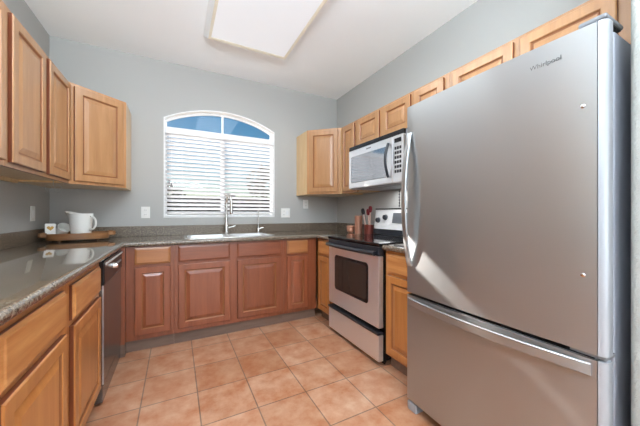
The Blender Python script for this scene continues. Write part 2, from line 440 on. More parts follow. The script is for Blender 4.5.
# base cabinets ------------------------------------------------------------
KH, TOPZ, FZ = .10, .874, .874
def carcass(x0, x1, y0, y1, z0, z1, m, parent):
    return obj('carcass', MB().box(x0, x1, y0, y1, z0, z1), m, parent)
LF = -.405      # face frame plane of the left run; doors reach -.385
BF = 2.71       # face frame plane of the back run
RF = 1.39       # face frame plane of the right run
def frame_rect(mb, O, U, W, w, h, holes, t=.019):
    """face frame: stiles and rails left around the door openings (a flat plate with the fronts laid over it)"""
    O, U, W = Vector(O), Vector(U), Vector(W); mb.nested(O - W * t, U, W, w, h, [(0, 0), (0, t - .001), (.001, t)])

def base_left(name, label, ya, yb, doors):
    t = thing(name, label, 'cabinet', (-.70, (ya + yb) / 2, 0), 'base cabinets below the countertop')
    carcass(XL + .002, LF - .019, ya, yb, KH, TOPZ - .001, M['honey'], t)
    f = MB(); frame_rect(f, (LF, ya, KH), (0, 1, 0), (1, 0, 0), yb - ya, TOPZ - .001 - KH, None); obj('face_frame', f, M['honey'], t)
    obj('toe_kick', MB().box(XL + .002, LF - .07, ya, yb, 0, KH - .0005), M['kick'], t)
    for a, b in doors:
        front('drawer', (LF + .0005, a, .690), (0, 1, 0), (1, 0, 0), b - a, .150, M['honey_y'], t)
        front('door', (LF + .0005, a, .130), (0, 1, 0), (1, 0, 0), b - a, .535, M['honey'], t)
base_left('base_cabinet', 'honey wood double base cabinet under left counter, farther from the dishwasher', .44, 1.4925, [(.478, .940), (.985, 1.447)])
base_left('base_cabinet', 'single-door honey wood base cabinet directly beside the dishwasher', 1.4935, 2.052, [(1.538, 2.008)])

def base_back(name, label, xa, xb, fronts, m, blind=False):
    t = thing(name, label, 'cabinet', ((xa + xb) / 2, 3.0, 0), 'base cabinets below the countertop')
    if name == 'sink_base_cabinet':
        c = MB()
        for x0, x1 in ((xa, xa + .018), (xb - .018, xb)): c.box(x0, x1, BF + .0195, YB - .002, KH, TOPZ - .001)
        c.box(xa + .0185, xb - .0185, BF + .0195, YB - .002, KH, KH + .018); c.box(xa + .0185, xb - .0185, YB - .012, YB - .002, KH + .019, .60)
        obj('carcass', c, M['honey'], t)
    else: carcass(xa, xb, BF + .0195, YB - .002, KH, TOPZ - .001, M['honey'], t)
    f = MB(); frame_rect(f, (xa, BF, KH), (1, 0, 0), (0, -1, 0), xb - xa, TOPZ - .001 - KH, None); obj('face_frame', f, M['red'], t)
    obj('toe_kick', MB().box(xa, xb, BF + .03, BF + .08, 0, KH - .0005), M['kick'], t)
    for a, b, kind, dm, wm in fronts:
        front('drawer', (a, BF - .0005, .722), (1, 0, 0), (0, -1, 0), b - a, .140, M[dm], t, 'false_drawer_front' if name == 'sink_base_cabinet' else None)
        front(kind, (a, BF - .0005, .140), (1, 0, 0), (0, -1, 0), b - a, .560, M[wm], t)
    return t
# blind corner behind the dishwasher run belongs to the narrow left cabinet
CORNER = base_back('base_cabinet', 'narrow shaded reddish base cabinet left of the sink, next to the dishwasher corner', -.362, -.0155, [(-.300, -.042, 'narrow', 'honey_x', 'red')], M['red'])
base_back('sink_base_cabinet', 'wide shaded reddish two-door base cabinet right under the sink', -.0145, .9895, [(.018, .452, 'door', 'red_x', 'red'), (.520, .957, 'door', 'red_x', 'red')], M['red'])
base_back('base_cabinet', 'narrow shaded reddish base cabinet right of the sink, in the corner by the range', .9905, RF - .0195, [(1.025, 1.262, 'narrow', 'honey_x', 'red')], M['red'])

def base_right(label, ya, yb, a, b, kind='door', kick_to=None):
    t = thing('base_cabinet', label, 'cabinet', (1.7, (ya + yb) / 2, 0), 'base cabinets below the countertop')
    carcass(RF + .0195, XR - .002, ya, yb, KH, TOPZ - .001, M['honey'], t)
    f = MB(); frame_rect(f, (RF, ya, KH), (0, 1, 0), (-1, 0, 0), yb - ya, TOPZ - .001 - KH, None); obj('face_frame', f, M['honey'], t)
    obj('toe_kick', MB().box(RF + .05, XR - .002, ya, yb, 0, KH - .0005), M['kick'], t)
    front('drawer', (RF - .0005, a, .712), (0, 1, 0), (-1, 0, 0), b - a, .140, M['honey_y'], t)
    front(kind, (RF - .0005, a, .120), (0, 1, 0), (-1, 0, 0), b - a, .575, M['honey'], t)
obj('toe_kick', MB().box(-.47, -.3625, 2.668, BF + .08, 0, KH - .0005), M['kick'], CORNER)
obj('corner_stile', MB().box(-.425, -.3625, 2.667, 2.7095, KH, TOPZ - .001), M['red'], CORNER)
base_right('narrow honey wood base cabinet left of the range, against the corner', 2.378, 2.709, 2.415, 2.662, 'narrow')
base_right('honey wood base cabinet between the range and the refrigerator', 1.215, 1.592, 1.252, 1.568)
# corner filler carcass of the blind corners is covered by the counter
# ------------------------------------------------------------------ countertops
def slab(cells_x, cells_y, keep, z0, z1, front_test):
    mb = MB(); bm = mb.bm; V = {}
    def vert(x, y, z):
        k = (round(x, 4), round(y, 4), z)
        if k not in V: V[k] = bm.verts.new((x, y, z))
        return V[k]
    on = {(i, j) for i in range(len(cells_x) - 1) for j in range(len(cells_y) - 1) if keep((cells_x[i] + cells_x[i + 1]) / 2, (cells_y[j] + cells_y[j + 1]) / 2)}
    for i, j in on:
        x0, x1, y0, y1 = cells_x[i], cells_x[i + 1], cells_y[j], cells_y[j + 1]
        for z in (z0, z1): bm.faces.new([vert(x0, y0, z), vert(x1, y0, z), vert(x1, y1, z), vert(x0, y1, z)])
        for (di, dj), (a, b) in (((-1, 0), ((x0, y0), (x0, y1))), ((1, 0), ((x1, y0), (x1, y1))), ((0, -1), ((x0, y0), (x1, y0))), ((0, 1), ((x0, y1), (x1, y1)))):
            if (i + di, j + dj) not in on:
                bm.faces.new([vert(*a, z0), vert(*b, z0), vert(*b, z1), vert(*a, z1)])
    bmesh.ops.recalc_face_normals(bm, faces=bm.faces)
    es = [e for e in bm.edges if abs(e.verts[0].co.z - e.verts[1].co.z) < 1e-6 and len(e.link_faces) == 2 and abs(e.link_faces[0].normal.dot(e.link_faces[1].normal)) < .1 and front_test(*[(v.co.x, v.co.y) for v in e.verts])]
    bmesh.ops.bevel(bm, geom=es, offset=(z1 - z0) * .44, segments=5, affect='EDGES', profile=0.5)
    mb.smooth = True; return mb
CL, CB, CR, CZ0, CZ1 = -.365, 2.665, 1.352, .8745, .914
SX0, SX1, SY0, SY1 = .090, .900, 2.765, 3.215
def keepU(x, y):
    if SX0 < x < SX1 and SY0 < y < SY1: return False
    return x < CL or y > CB or (x > CR and y > 2.375)
def ftest(a, b):
    on = lambda p: (abs(p[0] - CL) < 1e-3 and p[1] < CB + 1e-3) or (abs(p[1] - CB) < 1e-3 and CL - 1e-3 < p[0] < CR + 1e-3) or (abs(p[0] - CR) < 1e-3 and p[1] < CB + 1e-3)
    return on(a) and on(b)
ct = thing('countertop', 'speckled brown stone countertop wrapping the left, back and sink side', 'countertop', (-.7, 2.9, CZ0))
obj('slab', slab([XL + .001, CL, SX0, SX1, CR, XR - .001], [.40, 2.375, CB, SY0, SY1, YB - .001], keepU, CZ0, CZ1, ftest), M['stone'], ct)
SPZ = 1.018
sp = MB(); sp.box(XL + .001, XL + .021, .40, YB - .022, CZ1 + .0005, SPZ, .002); obj('backsplash', sp, M['splash'], ct)
sp = MB(); sp.box(XL + .001, XR - .001, YB - .0215, YB - .001, CZ1 + .0005, SPZ, .002); obj('backsplash', sp, M['splash'], ct)
sp = MB(); sp.box(XR - .0215, XR - .001, 2.375, YB - .022, CZ1 + .0005, SPZ, .002); obj('backsplash', sp, M['splash'], ct)
c2 = thing('countertop', 'short speckled stone counter between the range and the refrigerator', 'countertop', (1.68, 1.4, CZ0))
obj('slab', slab([CR, XR - .001], [1.213, 1.594], lambda x, y: True, CZ0, CZ1, lambda a, b: abs(a[0] - CR) < 1e-3 and abs(b[0] - CR) < 1e-3), M['stone'], c2)
obj('backsplash', MB().box(XR - .0215, XR - .001, 1.213, 1.594, CZ1 + .0005, SPZ, .002), M['splash'], c2)

# ------------------------------------------------------------------ sink and faucets
sk = thing('kitchen_sink', 'double bowl sink with bright raised rim, set in the counter under the window', 'sink', (.52, 2.99, .73))
rim = MB(); RX0, RX1, RY0, RY1 = .065, .925, 2.735, 3.265
def rrect(x0, x1, y0, y1, r, z, n=6):
    p = []
    for (cxx, cyy, a0) in ((x1 - r, y1 - r, 0), (x0 + r, y1 - r, 90), (x0 + r, y0 + r, 180), (x1 - r, y0 + r, 270)):
        for k in range(n + 1):
            a = math.radians(a0 + 90 * k / n); p.append((cxx + r * math.cos(a), cyy + r * math.sin(a), z))
    return p
zr = CZ1
# raised rim band and rear deck
rim.rings([rrect(RX0, RX1, RY0, RY1, .05, zr + .0005), rrect(RX0, RX1, RY0, RY1, .05, zr + .004), rrect(RX0 + .008, RX1 - .008, RY0 + .008, RY1 - .008, .045, zr + .008),
           rrect(RX0 + .026, RX1 - .026, RY0 + .03, SY1 - .055, .04, zr + .007), rrect(RX0 + .032, RX1 - .032, RY0 + .036, SY1 - .061, .036, zr + .002)], cap=(False, False))
rim.smooth = True
obj('rim', rim, M['nickel'], sk)
for x0, x1 in ((.099, .483), (.507, .891)):
    b = MB(); y0, y1 = RY0 + .038, SY1 - .063
    b.rings([rrect(x0, x1, y0, y1, .05, zr + .002), rrect(x0 + .004, x1 - .004, y0 + .004, y1 - .004, .05, zr - .10), rrect(x0 + .03, x1 - .03, y0 + .03, y1 - .03, .05, zr - .165)], cap=(False, True)); b.smooth = True
    bo = obj('bowl', b, M['steel_bright'], sk)
    obj('drain', MB().lathe([(.042, 0), (.042, .004), (.03, .003), (.01, .001)], ((x0 + x1) / 2, (y0 + y1) / 2, zr - .164), 24), M['chrome'], bo)
obj('divider', MB().box(.483, .507, RY0 + .038, SY1 - .063, zr - .02, zr + .0015, .003), M['steel_bright'], sk)

FX, FY = .50, 3.215
fz = zr + .0085
fc = thing('kitchen_faucet', 'tall pull-down kitchen faucet standing behind the sink', 'faucet', (FX, FY, fz))
obj('base', MB().lathe([(.030, 0), (.030, .006), (.024, .012), (.024, .10), (.018, .115)], (FX, FY, fz), 24), M['nickel'], fc)
pth = [(FX, FY, fz + .10), (FX, FY, fz + .33)] + arc(12, lambda t: (FX + .022 * t, FY - .085 + .085 * math.cos(math.pi * t), fz + .345 + .085 * math.sin(math.pi * t) * 1.0)) + [(FX + .023, FY - .170, fz + .33)]
obj('spout', MB().tube(pth, .0125, 14), M['nickel'], fc)
obj('spray_head', MB().lathe([(.0135, 0), (.0165, -.02), (.0175, -.10), (.015, -.118)], (FX + .023, FY - .170, fz + .335), 20), M['nickel'], fc)
obj('lever', MB().tube([(FX + .022, FY, fz + .062), (FX + .05, FY, fz + .068), (FX + .098, FY - .005, fz + .085)], [.010, .008, .006], 10), M['nickel'], fc)
GX, GY = .862, 3.215
f2 = thing('filter_faucet', 'slim short filtered water faucet with side lever, right of the tall faucet', 'faucet', (GX, GY, fz))
obj('base', MB().lathe([(.020, 0), (.020, .005), (.014, .010), (.013, .05), (.008, .058)], (GX, GY, fz), 20), M['nickel'], f2)
pth = [(GX, GY, fz + .05), (GX, GY, fz + .235)] + arc(8, lambda t: (GX - .03 * t, GY - .05 + .05 * math.cos(math.pi * t), fz + .235 + .03 * math.sin(math.pi * t)))
obj('spout', MB().tube(pth, .0055, 10), M['nickel'], f2)
obj('lever', MB().tube([(GX + .010, GY, fz + .04), (GX + .03, GY - .004, fz + .05), (GX + .062, GY - .01, fz + .052)], [.009, .010, .007], 10), M['nickel'], f2)

# ------------------------------------------------------------------ dishwasher
dw = thing('dishwasher', 'stainless dishwasher with black control panel in the left counter run', 'dishwasher', (-.68, 2.36, 0))
DX = -.385
obj('tub', MB().box(XL + .02, DX - .052, 2.056, 2.664, .10, .868), M['black'], dw)
obj('toe_panel', MB().box(XL + .02, DX - .075, 2.056, 2.664, .004, .099), M['black'], dw)
obj('door_panel', MB().box(DX - .05, DX, 2.060, 2.660, .125, .715, .006), M['dish'], dw)
cp = obj('control_panel', MB().box(DX - .05, DX + .006, 2.060, 2.660, .720, .862, .008), M['black'], dw)
obj('top_trim', MB().box(DX - .02, DX + .0105, 2.085, 2.655, .8335, .8455, .003), M['silver'], cp)
obj('dial', MB().cyl((DX + .005, 2.33, .79), (DX + .028, 2.33, .79), .021, .018, 24), M['chrome'], cp)
for k in range(4):
    obj('button', MB().box(DX + .004, DX + .011, 2.42 + k * .045, 2.452 + k * .045, .782, .797, .002), M['label'], cp)
obj('edge_trim', MB().box(DX - .006, DX + .002, 2.0555, 2.0595, .125, .715), M['steel_bright'], dw)
obj('kick_plate', MB().box(DX - .05, DX - .004, 2.060, 2.660, .012, .118, .004), M['dish'], dw)

# ------------------------------------------------------------------ wall cabinets
UZ0, UZ1 = 1.372, 2.135
def wallbox(mb, x0, x1, y0, y1, z0, z1, face):
    """open-bottomed wall cabinet carcass with a recessed floor"""
    mb.box(x0, x1, y0, y1, z0 + .014, z1)
UL = -.715     # face frame plane of the left wall cabinets
def upper_left(label, ya, yb, doors):
    t = thing('wall_cabinet', label, 'cabinet', (-.86, (ya + yb) / 2, UZ0), 'wall cabinets')
    obj('carcass', MB().box(XL + .001, UL - .0195, ya, yb, UZ0 + .014, UZ1), M['maple_pale'], t)
    f = MB(); frame_rect(f, (UL, ya, UZ0), (0, 1, 0), (1, 0, 0), yb - ya, UZ1 - UZ0, None); obj('face_frame', f, M['maple'], t)
    obj('hanging_rail', MB().box(XL + .001, XL + .02, ya, yb, UZ0 - .012, UZ0 + .0135), M['maple_pale'], t)
    for a, b in doors: front('door', (UL + .0005, a, UZ0 + .022), (0, 1, 0), (1, 0, 0), b - a, UZ1 - UZ0 - .044, M['maple'], t)
upper_left('maple two-door wall cabinet cut off by the photo at the far left', .90, 1.8365, [(.945, 1.375), (1.42, 1.805)])
upper_left('maple two-door wall cabinet on left wall next to the angled corner cabinet', 1.8375, 2.699, [(1.862, 2.245), (2.306, 2.685)])
def corner_upper(label, sx, pts, A, B, z1, pale_mat):
    """angled corner cabinet: plan outline pts, angled face from A to B"""
    ctr = (sum(p[0] for p in pts) / len(pts), sum(p[1] for p in pts) / len(pts))
    t = thing('corner_wall_cabinet', label, 'cabinet', (ctr[0], ctr[1], UZ0), 'wall cabinets')
    obj('carcass', MB().prism(pts, UZ0, z1), M[pale_mat], t)
    A, B = Vector((*A, 0)), Vector((*B, 0)); U = (B - A).normalized(); W = Vector((U.y, -U.x, 0))
    if W.y > 0: W = -W
    ln = (B - A).length
    f = MB(); f.nested(A + Vector((0, 0, UZ0)) + W * .0003, U, W, ln, z1 - UZ0, [(0, 0), (0, .0035), (.001, .0045)]); obj('face_frame', f, M['maple'], t)
    front('door', A + U * .032 + W * .005 + Vector((0, 0, UZ0 + .022)), U, W, ln - .064, z1 - UZ0 - .044, M['maple'], t)
    return t
corner_upper('angled maple corner wall cabinet above the tray and pitcher', 1,
    [(XL + .001, YB - .001), (XL + .001, 2.70), (-.716, 2.70), (-.396, 2.98), (-.396, YB - .001)], (-.716, 2.70), (-.396, 2.98), UZ1, 'maple_pale')
corner_upper('angled maple corner wall cabinet between the window and the microwave', 1,
    [(XR - .001, YB - .001), (1.388, YB - .001), (1.388, 2.985), (1.686, 2.70), (XR - .001, 2.70)], (1.388, 2.985), (1.686, 2.70), UZ1, 'maple_pale')
UR = 1.695
def upper_right(name, label, ya, yb, z0, fronts, m='maple'):
    t = thing(name, label, 'cabinet', (1.85, (ya + yb) / 2, z0), 'wall cabinets')
    obj('carcass', MB().box(UR + .0195, XR - .001, ya, yb, z0 + .012, UZ1), M['maple_pale'], t)
    f = MB(); frame_rect(f, (UR, ya, z0), (0, 1, 0), (-1, 0, 0), yb - ya, UZ1 - z0, None); obj('face_frame', f, M['maple'], t)
    for a, b in fronts: front('door', (UR - .0005, a, z0 + .020), (0, 1, 0), (-1, 0, 0), b - a, UZ1 - z0 - .042, M['maple'], t)
upper_right('wall_cabinet', 'slim full-height maple wall cabinet left of the microwave', 2.392, 2.699, UZ0, [(2.425, 2.672)])
upper_right('wall_cabinet', 'short two-door maple wall cabinet directly above the microwave', 1.6105, 2.391, 1.826, [(2.024, 2.368), (1.635, 1.968)])
upper_right('wall_cabinet', 'short one-door maple wall cabinet between the microwave cabinet and refrigerator cabinet', 1.2855, 1.6095, 1.826, [(1.322, 1.592)])
upper_right('wall_cabinet', 'short two-door maple wall cabinet over the refrigerator', .3225, 1.2845, 1.826, [(.868, 1.250), (.455, .832)])

# ------------------------------------------------------------------ range
rg = thing('kitchen_range', 'stainless electric range with black glass top, standing below the microwave', 'stove', (1.65, 1.986, 0))
Y0, Y1 = 1.604, 2.366; SXF = 1.335
obj('body', MB().box(SXF + .048, XR - .03, Y0, Y1, .035, .895, .003), M['black'], rg)
od = obj('oven_door', MB().box(SXF, SXF + .046, Y0 + .004, Y1 - .004, .285, .826, .007), M['steel_bright'], rg)
ow = MB()
def yz_rrect(x, y0, y1, z0, z1, r): return [(x, a, b) for a, b, _ in rrect(y0, y1, z0, z1, r, 0)]
ow.rings([yz_rrect(SXF - .0008, 1.735, 2.245, .435, .757, .03), yz_rrect(SXF - .003, 1.737, 2.243, .437, .755, .03)]); obj('window_bezel', ow, M['black'], od)
ow = MB(); ow.rings([yz_rrect(SXF - .0034, 1.760, 2.220, .460, .732, .022), yz_rrect(SXF - .0042, 1.762, 2.218, .462, .730, .022)]); obj('window', ow, M['oven_glass'], od)
hb = MB(); hb.tube(arc(16, lambda t: (SXF - .046 + .018 * (2 * t - 1) ** 2, Y0 + .02 + (Y1 - Y0 - .04) * t, .848)), .017, 12)
for y in (Y0 + .045, Y1 - .045): hb.box(SXF - .036, SXF - .0042, y - .022, y + .022, .834, .862, .004)
obj('handle', hb, M['black_plastic'], od)
dr = obj('storage_drawer', MB().box(SXF, SXF + .046, Y0 + .004, Y1 - .004, .036, .232, .006), M['steel_bright'], rg)
obj('drawer_lip', MB().box(SXF - .010, SXF + .046, Y0 + .004, Y1 - .004, .236, .256, .004), M['black_plastic'], dr)
ck = MB(); ck.box(SXF - .006, XR - .115, Y0 - .002, Y1 + .002, .897, .926, .006)
ckt = obj('cooktop', ck, M['glass_top'], rg)
obj('front_trim', MB().box(SXF - .004, SXF + .046, Y0 + .001, Y1 - .001, .829, .894, .004), M['black_plastic'], rg)
for x, y, r in ((1.50, 1.79, .10), (1.50, 2.17, .08), (1.74, 1.79, .075), (1.74, 2.17, .10)):
    rm = MB(); n = 40
    rm.rings([[(x + q * math.cos(2 * math.pi * k / n), y + q * math.sin(2 * math.pi * k / n), z) for k in range(n)] for q, z in ((r, .9262), (r, .9266), (r - .006, .9266), (r - .006, .9262))], close=True)
    obj('burner_ring', rm, M['ring'], ckt)
# sloped backguard
bgm = MB(); bp = [(XR - .11, .928), (XR - .035, .928), (XR - .035, 1.185), (XR - .075, 1.185)]
bgm.rings([[(x, y, z) for x, z in bp] for y in (Y0 + .002, Y1 - .002)])
bgo = obj('backguard', bgm, M['silver'], rg)
obj('backguard_cap', MB().box(XR - .082, XR - .03, Y0, Y1, 1.186, 1.198, .003), M['black'], bgo)
def onbg(z): return XR - .11 + .035 * (z - .928) / .257
obj('vent_trim', MB().box(XR - .1145, XR - .095, Y0 + .002, Y1 - .002, .9285, .985, .003), M['black_plastic'], bgo)
for y, z in ((2.305, 1.075), (2.195, 1.105), (1.775, 1.105), (1.665, 1.075)):
    x = onbg(z); kb = obj('knob', MB().tube([(x + .002, y, z), (x - .010, y, z + .0013), (x - .026, y, z + .0035)], [.030, .028, .022], 20), M['black_plastic'], bgo)
    obj('knob_grip', MB().box(x - .036, x - .022, y - .005, y + .005, z - .018, z + .022, .002), M['black_plastic'], kb)
dsp = MB(); dsp.quad((onbg(1.02) - .001, 2.09, 1.05), (onbg(1.02) - .001, 1.86, 1.05), (onbg(1.15) - .001, 1.86, 1.15), (onbg(1.15) - .001, 2.09, 1.15))
bmesh.ops.solidify(dsp.bm, geom=dsp.bm.faces[:], thickness=.004); obj('display', dsp, M['led'], bgo)
for x in (SXF + .09, XR - .10):
    for y in (Y0 + .05, Y1 - .05): obj('foot', MB().cyl((x, y, 0), (x, y, .036), .018), M['black'], rg)
obj('kick_shadow_plate', MB().box(SXF + .06, SXF + .07, Y0 + .01, Y1 - .01, .006, .034), M['black'], rg)

# ------------------------------------------------------------------ microwave
MZ0, MZ1, MXF = 1.392, 1.822, 1.585
mw = thing('microwave', 'stainless over-the-range microwave hung under the short wall cabinet', 'microwave', (1.78, 1.99, MZ0))
Y0m, Y1m = 1.614, 2.384
obj('body', MB().box(MXF + .032, XR - .002, Y0m, Y1m, MZ0, MZ1, .003), M['grey_trim'], mw)
obj('vent_grille', MB().box(MXF + .004, MXF + .031, Y0m, Y1m, MZ1 - .036, MZ1, .003), M['black'], mw)
YD = 1.735
md = obj('door', MB().box(MXF, MXF + .031, YD + .002, Y1m, MZ0 + .006, MZ1 - .040, .006), M['steel_bright'], mw)
mm = MB(); mm.rings([yz_rrect(MXF - .0006, YD + .075, Y1m - .045, MZ0 + .060, MZ1 - .105, .012), yz_rrect(MXF - .003, YD + .077, Y1m - .047, MZ0 + .062, MZ1 - .107, .012)]); obj('window', mm, M['micro_glass'], md)
obj('handle', MB().tube(arc(12, lambda t: (MXF - .012 - .034 * math.sin(math.pi * t) , YD + .038 , MZ0 + .055 + .285 * t)), .0115, 12), M['black_plastic'], md)
mp_ = obj('control_panel', MB().box(MXF + .001, MXF + .031, Y0m, YD - .002, MZ0 + .006, MZ1 - .040, .005), M['steel_bright'], mw)
obj('display', MB().box(MXF - .002, MXF + .004, Y0m + .022, YD - .022, 1.722, 1.758, .002), M['black'], mp_)
for r in range(6):
    for c in range(3):
        y = Y0m + .022 + c * .027; z = 1.690 - r * .038
        obj('button', MB().box(MXF - .0015, MXF + .004, y, y + .021, z - .024, z, .002), M['black_plastic'], mp_)
obj('underside_filter', MB().box(MXF + .10, XR - .10, Y0m + .08, Y1m - .08, MZ0 - .004, MZ0 - .0005), M['grey_trim'], mw)
obj('badge', MB().box(MXF - .0015, MXF + .002, 2.02, 2.09, MZ1 - .075, MZ1 - .062), M['label'], md)

tl = bpy.data.lights.new('under_microwave_fill', 'AREA'); tl.shape = 'RECTANGLE'; tl.size = .30; tl.size_y = .16; tl.energy = 2.2; tl.color = (.95, .98, 1)  # added fill lamp below the microwave, without a visible source
tlo = bpy.data.objects.new('under_microwave_fill', tl); COL.objects.link(tlo); tlo.location = (1.80, 1.99, MZ0 - .012); tlo.parent = None
# ------------------------------------------------------------------ refrigerator
fg = thing('refrigerator', 'tall stainless bottom-freezer refrigerator at the right, beside the wing wall', 'refrigerator', (1.6, .77, 0))
FY0, FY1, FXF = .347, 1.200, 1.203
obj('cabinet', MB().box(FXF + .079, XR - .03, FY0 + .006, FY1 - .008, .03, 1.752, .006), M['fridge_side'], fg)
obj('door_gasket', MB().box(FXF + .0455, FXF + .0785, FY0 + .028, FY1 - .014, .075, 1.752), M['gasket'], fg)
RT = .022
def fdoor(z0, z1):
    mb = MB(); n = 16; r = .012; pts = []
    for i in range(n + 1):
        t = i / n; y = FY0 + RT + .002 + (FY1 - FY0 - RT - .002 - r) * t; pts.append((fx(y), y))
    for k in range(1, 6): a = math.radians(90 * k / 5); pts.append((FXF + r - r * math.cos(a), FY1 - r + r * math.sin(a)))
    pts += [(FXF + .045, FY1), (FXF + .045, FY0 + RT + .002)]
    mb.prism(pts, z0, z1); mb.smooth = True; return mb
def fedge(z0, z1):
    mb = MB(); pts = [(FXF + .045, FY0 + RT), (FXF + .045, FY0)]
    for k in range(8): a = math.radians(90 - 90 * k / 7); pts.append((FXF + RT - RT * math.cos(a), FY0 + RT - RT * math.sin(a)))
    mb.prism(pts, z0, z1); mb.smooth = True; return mb
def fx(y): t = min(1, max(0, (y - FY0 - .016) / (FY1 - FY0 - .032))); return FXF - .010 * math.sin(math.pi * t)
fd = obj('door', fdoor(.690, 1.768), M['steel'], fg)
fzd = obj('freezer_drawer', fdoor(.068, .672), M['steel'], fg)
obj('edge_trim', fedge(.690, 1.768), M['door_edge'], fd); obj('edge_trim', fedge(.068, .672), M['door_edge'], fzd)
obj('seam_shade_strip', MB().box(FXF + .010, FXF + .043, FY0 + .034, FY1 - .006, .6722, .6745), M['gasket'], fzd)  # black strip added to put shade into the seam above the drawer
# bowed handles
yh = FY1 - .030
obj('handle', MB().strap(arc(28, lambda t: (fx(yh) - .004 - .046 * math.sin(math.pi * t) ** .8, yh, .845 + .765 * t)), (0, 1, 0), .034, .012), M['steel'], fd)
obj('handle', MB().strap(arc(28, lambda t: (fx(.39 + .785 * t) - .004 - .030 * math.sin(math.pi * t) ** .8, .385 + .795 * t, .640)), (0, 0, 1), .040, .011), M['steel'], fzd)
for z, y in ((1.505, .405), (.943, .405)):
    x = fx(y); obj('screw_plug', MB().tube([(x + .001, y, z), (x - .002, y, z), (x - .0035, y, z)], [.0065, .0065, .004], 16), M['chrome'], fd)
# embossed maker's mark
def letters(name, s, size, loc, rot, m, parent, ext=.0006):
    cu = bpy.data.curves.new(name, 'FONT'); cu.body = s; cu.size = size; cu.extrude = ext; cu.align_x = 'CENTER'; cu.align_y = 'CENTER'
    tmp = bpy.data.objects.new('tmp', cu); COL.objects.link(tmp)
    dg = bpy.context.evaluated_depsgraph_get(); me = bpy.data.meshes.new_from_object(tmp.evaluated_get(dg)); bpy.data.objects.remove(tmp)
    mx = Matrix.Translation(Vector(loc) - WORLD.get(parent.name, Vector())) @ rot.to_4x4(); me.transform(mx); me.name = name
    me.materials.clear(); me.materials.append(m)
    o = bpy.data.objects.new(name, me); COL.objects.link(o); o.parent = parent; WORLD[o.name] = WORLD.get(parent.name, Vector()); return o
rotm = Matrix(((0, 0, -1), (-1, 0, 0), (0, 1, 0)))
letters('brand_lettering', 'Whirlpool', .0235, (fx(.510) - .0008, .510, 1.697), rotm, M['mark'], fd)
hc = MB(); hc.box(FXF + .006, FXF + .15, FY0 + .003, FY0 + .075, 1.773, 1.790, .007, 4); obj('hinge_cover', hc, M['hinge'], fg)
obj('hinge', MB().box(FXF + .012, FXF + .14, FY0 + .008, FY0 + .070, 1.7682, 1.7728), M['gasket'], fg)
obj('hinge', MB().box(FXF + .015, FXF + .09, FY0 + .006, FY0 + .10, .674, .688, .002), M['grey_trim'], fg)
obj('kick_grille', MB().box(FXF + .06, FXF + .09, FY0 + .02, FY1 - .02, .008, .062, .003), M['gasket'], fg)
for y in (FY0 + .035, FY1 - .035): obj('foot', MB().box(FXF + .004, FXF + .085, y - .034, y + .034, 0, .052, .008), M['grey_trim'], fg)

# ------------------------------------------------------------------ ceiling fixture
cl = thing('ceiling_light', 'large rectangular white ceiling light with lit diffuser', 'light', (.59, 1.85, ZC))
X0, X1, FY_0, FY_1 = .214, .975, 1.08, 2.66; zb = 2.648
pan = MB(); pan.box(X0, X1, FY_0, FY_1, ZC - .014, ZC - .0005, .002); obj('pan', pan, M['white'], cl)
fr = MB(); A = rrect(X0 + .006, X1 - .006, FY_0 + .01, FY_1 - .01, .004, ZC - .015, 1); B = rrect(X0 + .030, X1 - .030, FY_0 + .10, FY_1 - .12, .004, zb, 1); D = rrect(X0 + .052, X1 - .055, FY_0 + .13, FY_1 - .156, .004, zb, 1); Ee = rrect(X0 + .052, X1 - .055, FY_0 + .13, FY_1 - .156, .004, zb + .01, 1)
fr.rings([A, B], cap=(False, False)); obj('housing', fr, M['white'], cl)
fr = MB(); fr.rings([B, D, Ee], cap=(False, False)); obj('frame', fr, M['ivory'], cl)
ln = MB(); ln.box(X0 + .0525, X1 - .0555, FY_0 + .1305, FY_1 - .1565, zb + .002, zb + .008); obj('diffuser', ln, M['lens'], cl)

# ------------------------------------------------------------------ outlets
def outlet(label, O, U, W, w, h, kind):
    O, U, W = Vector(O), Vector(U), Vector(W); V = Vector((0, 0, 1))
    t = thing('wall_outlet' if kind != 'switch' else 'light_switch', label, 'outlet' if kind != 'switch' else 'switch', O, 'wall plates')
    p = MB(); p.nested(O - U * w / 2 - V * h / 2 + W * .0005, U, W, w, h, [(0, 0), (0, .003), (.003, .006), (.004, .006)]); obj('cover_plate', p, M['outlet'], t)
    gang = [-.5, .5] if kind == 'double' else [0]
    for gk in gang:
        c = O + U * gk * .046
        if kind == 'double' and gk > 0 or kind == 'switch':
            q = MB(); q.nested(c - U * .014 - V * .030 + W * .0066, U, W, .028, .060, [(0, 0), (.001, .003), (.002, .003)]); obj('rocker', q, M['white'], t)
        else:
            for dz in (-.022, .022):
                q = MB(); q.nested(c - U * .015 - V * .014 + V * dz + W * .0066, U, W, .030, .028, [(0, 0), (.001, .002), (.002, .002)]); ro = obj('receptacle', q, M['outlet'], t)
                for du in (-.006, .006):
                    s_ = MB(); s_.nested(c + U * (du - .001) + V * (dz - .003) + W * .0087, U, W, .002, .010, [(0, 0), (0, .0004)]); obj('slot', s_, M['slot'], ro)
outlet('white wall outlet left of the window, above the counter', (-.275, YB, 1.155), (1, 0, 0), (0, -1, 0), .078, .118, 'single')
outlet('double-width white wall plate just right of the window', (1.235, YB, 1.150), (1, 0, 0), (0, -1, 0), .118, .118, 'double')
outlet('white wall outlet tucked below the right corner wall cabinet', (1.517, YB, 1.265), (1, 0, 0), (0, -1, 0), .074, .118, 'single')
outlet('white wall plate on the left wall beside the tray', (XL, 2.975, 1.145), (0, 1, 0), (1, 0, 0), .074, .118, 'switch')

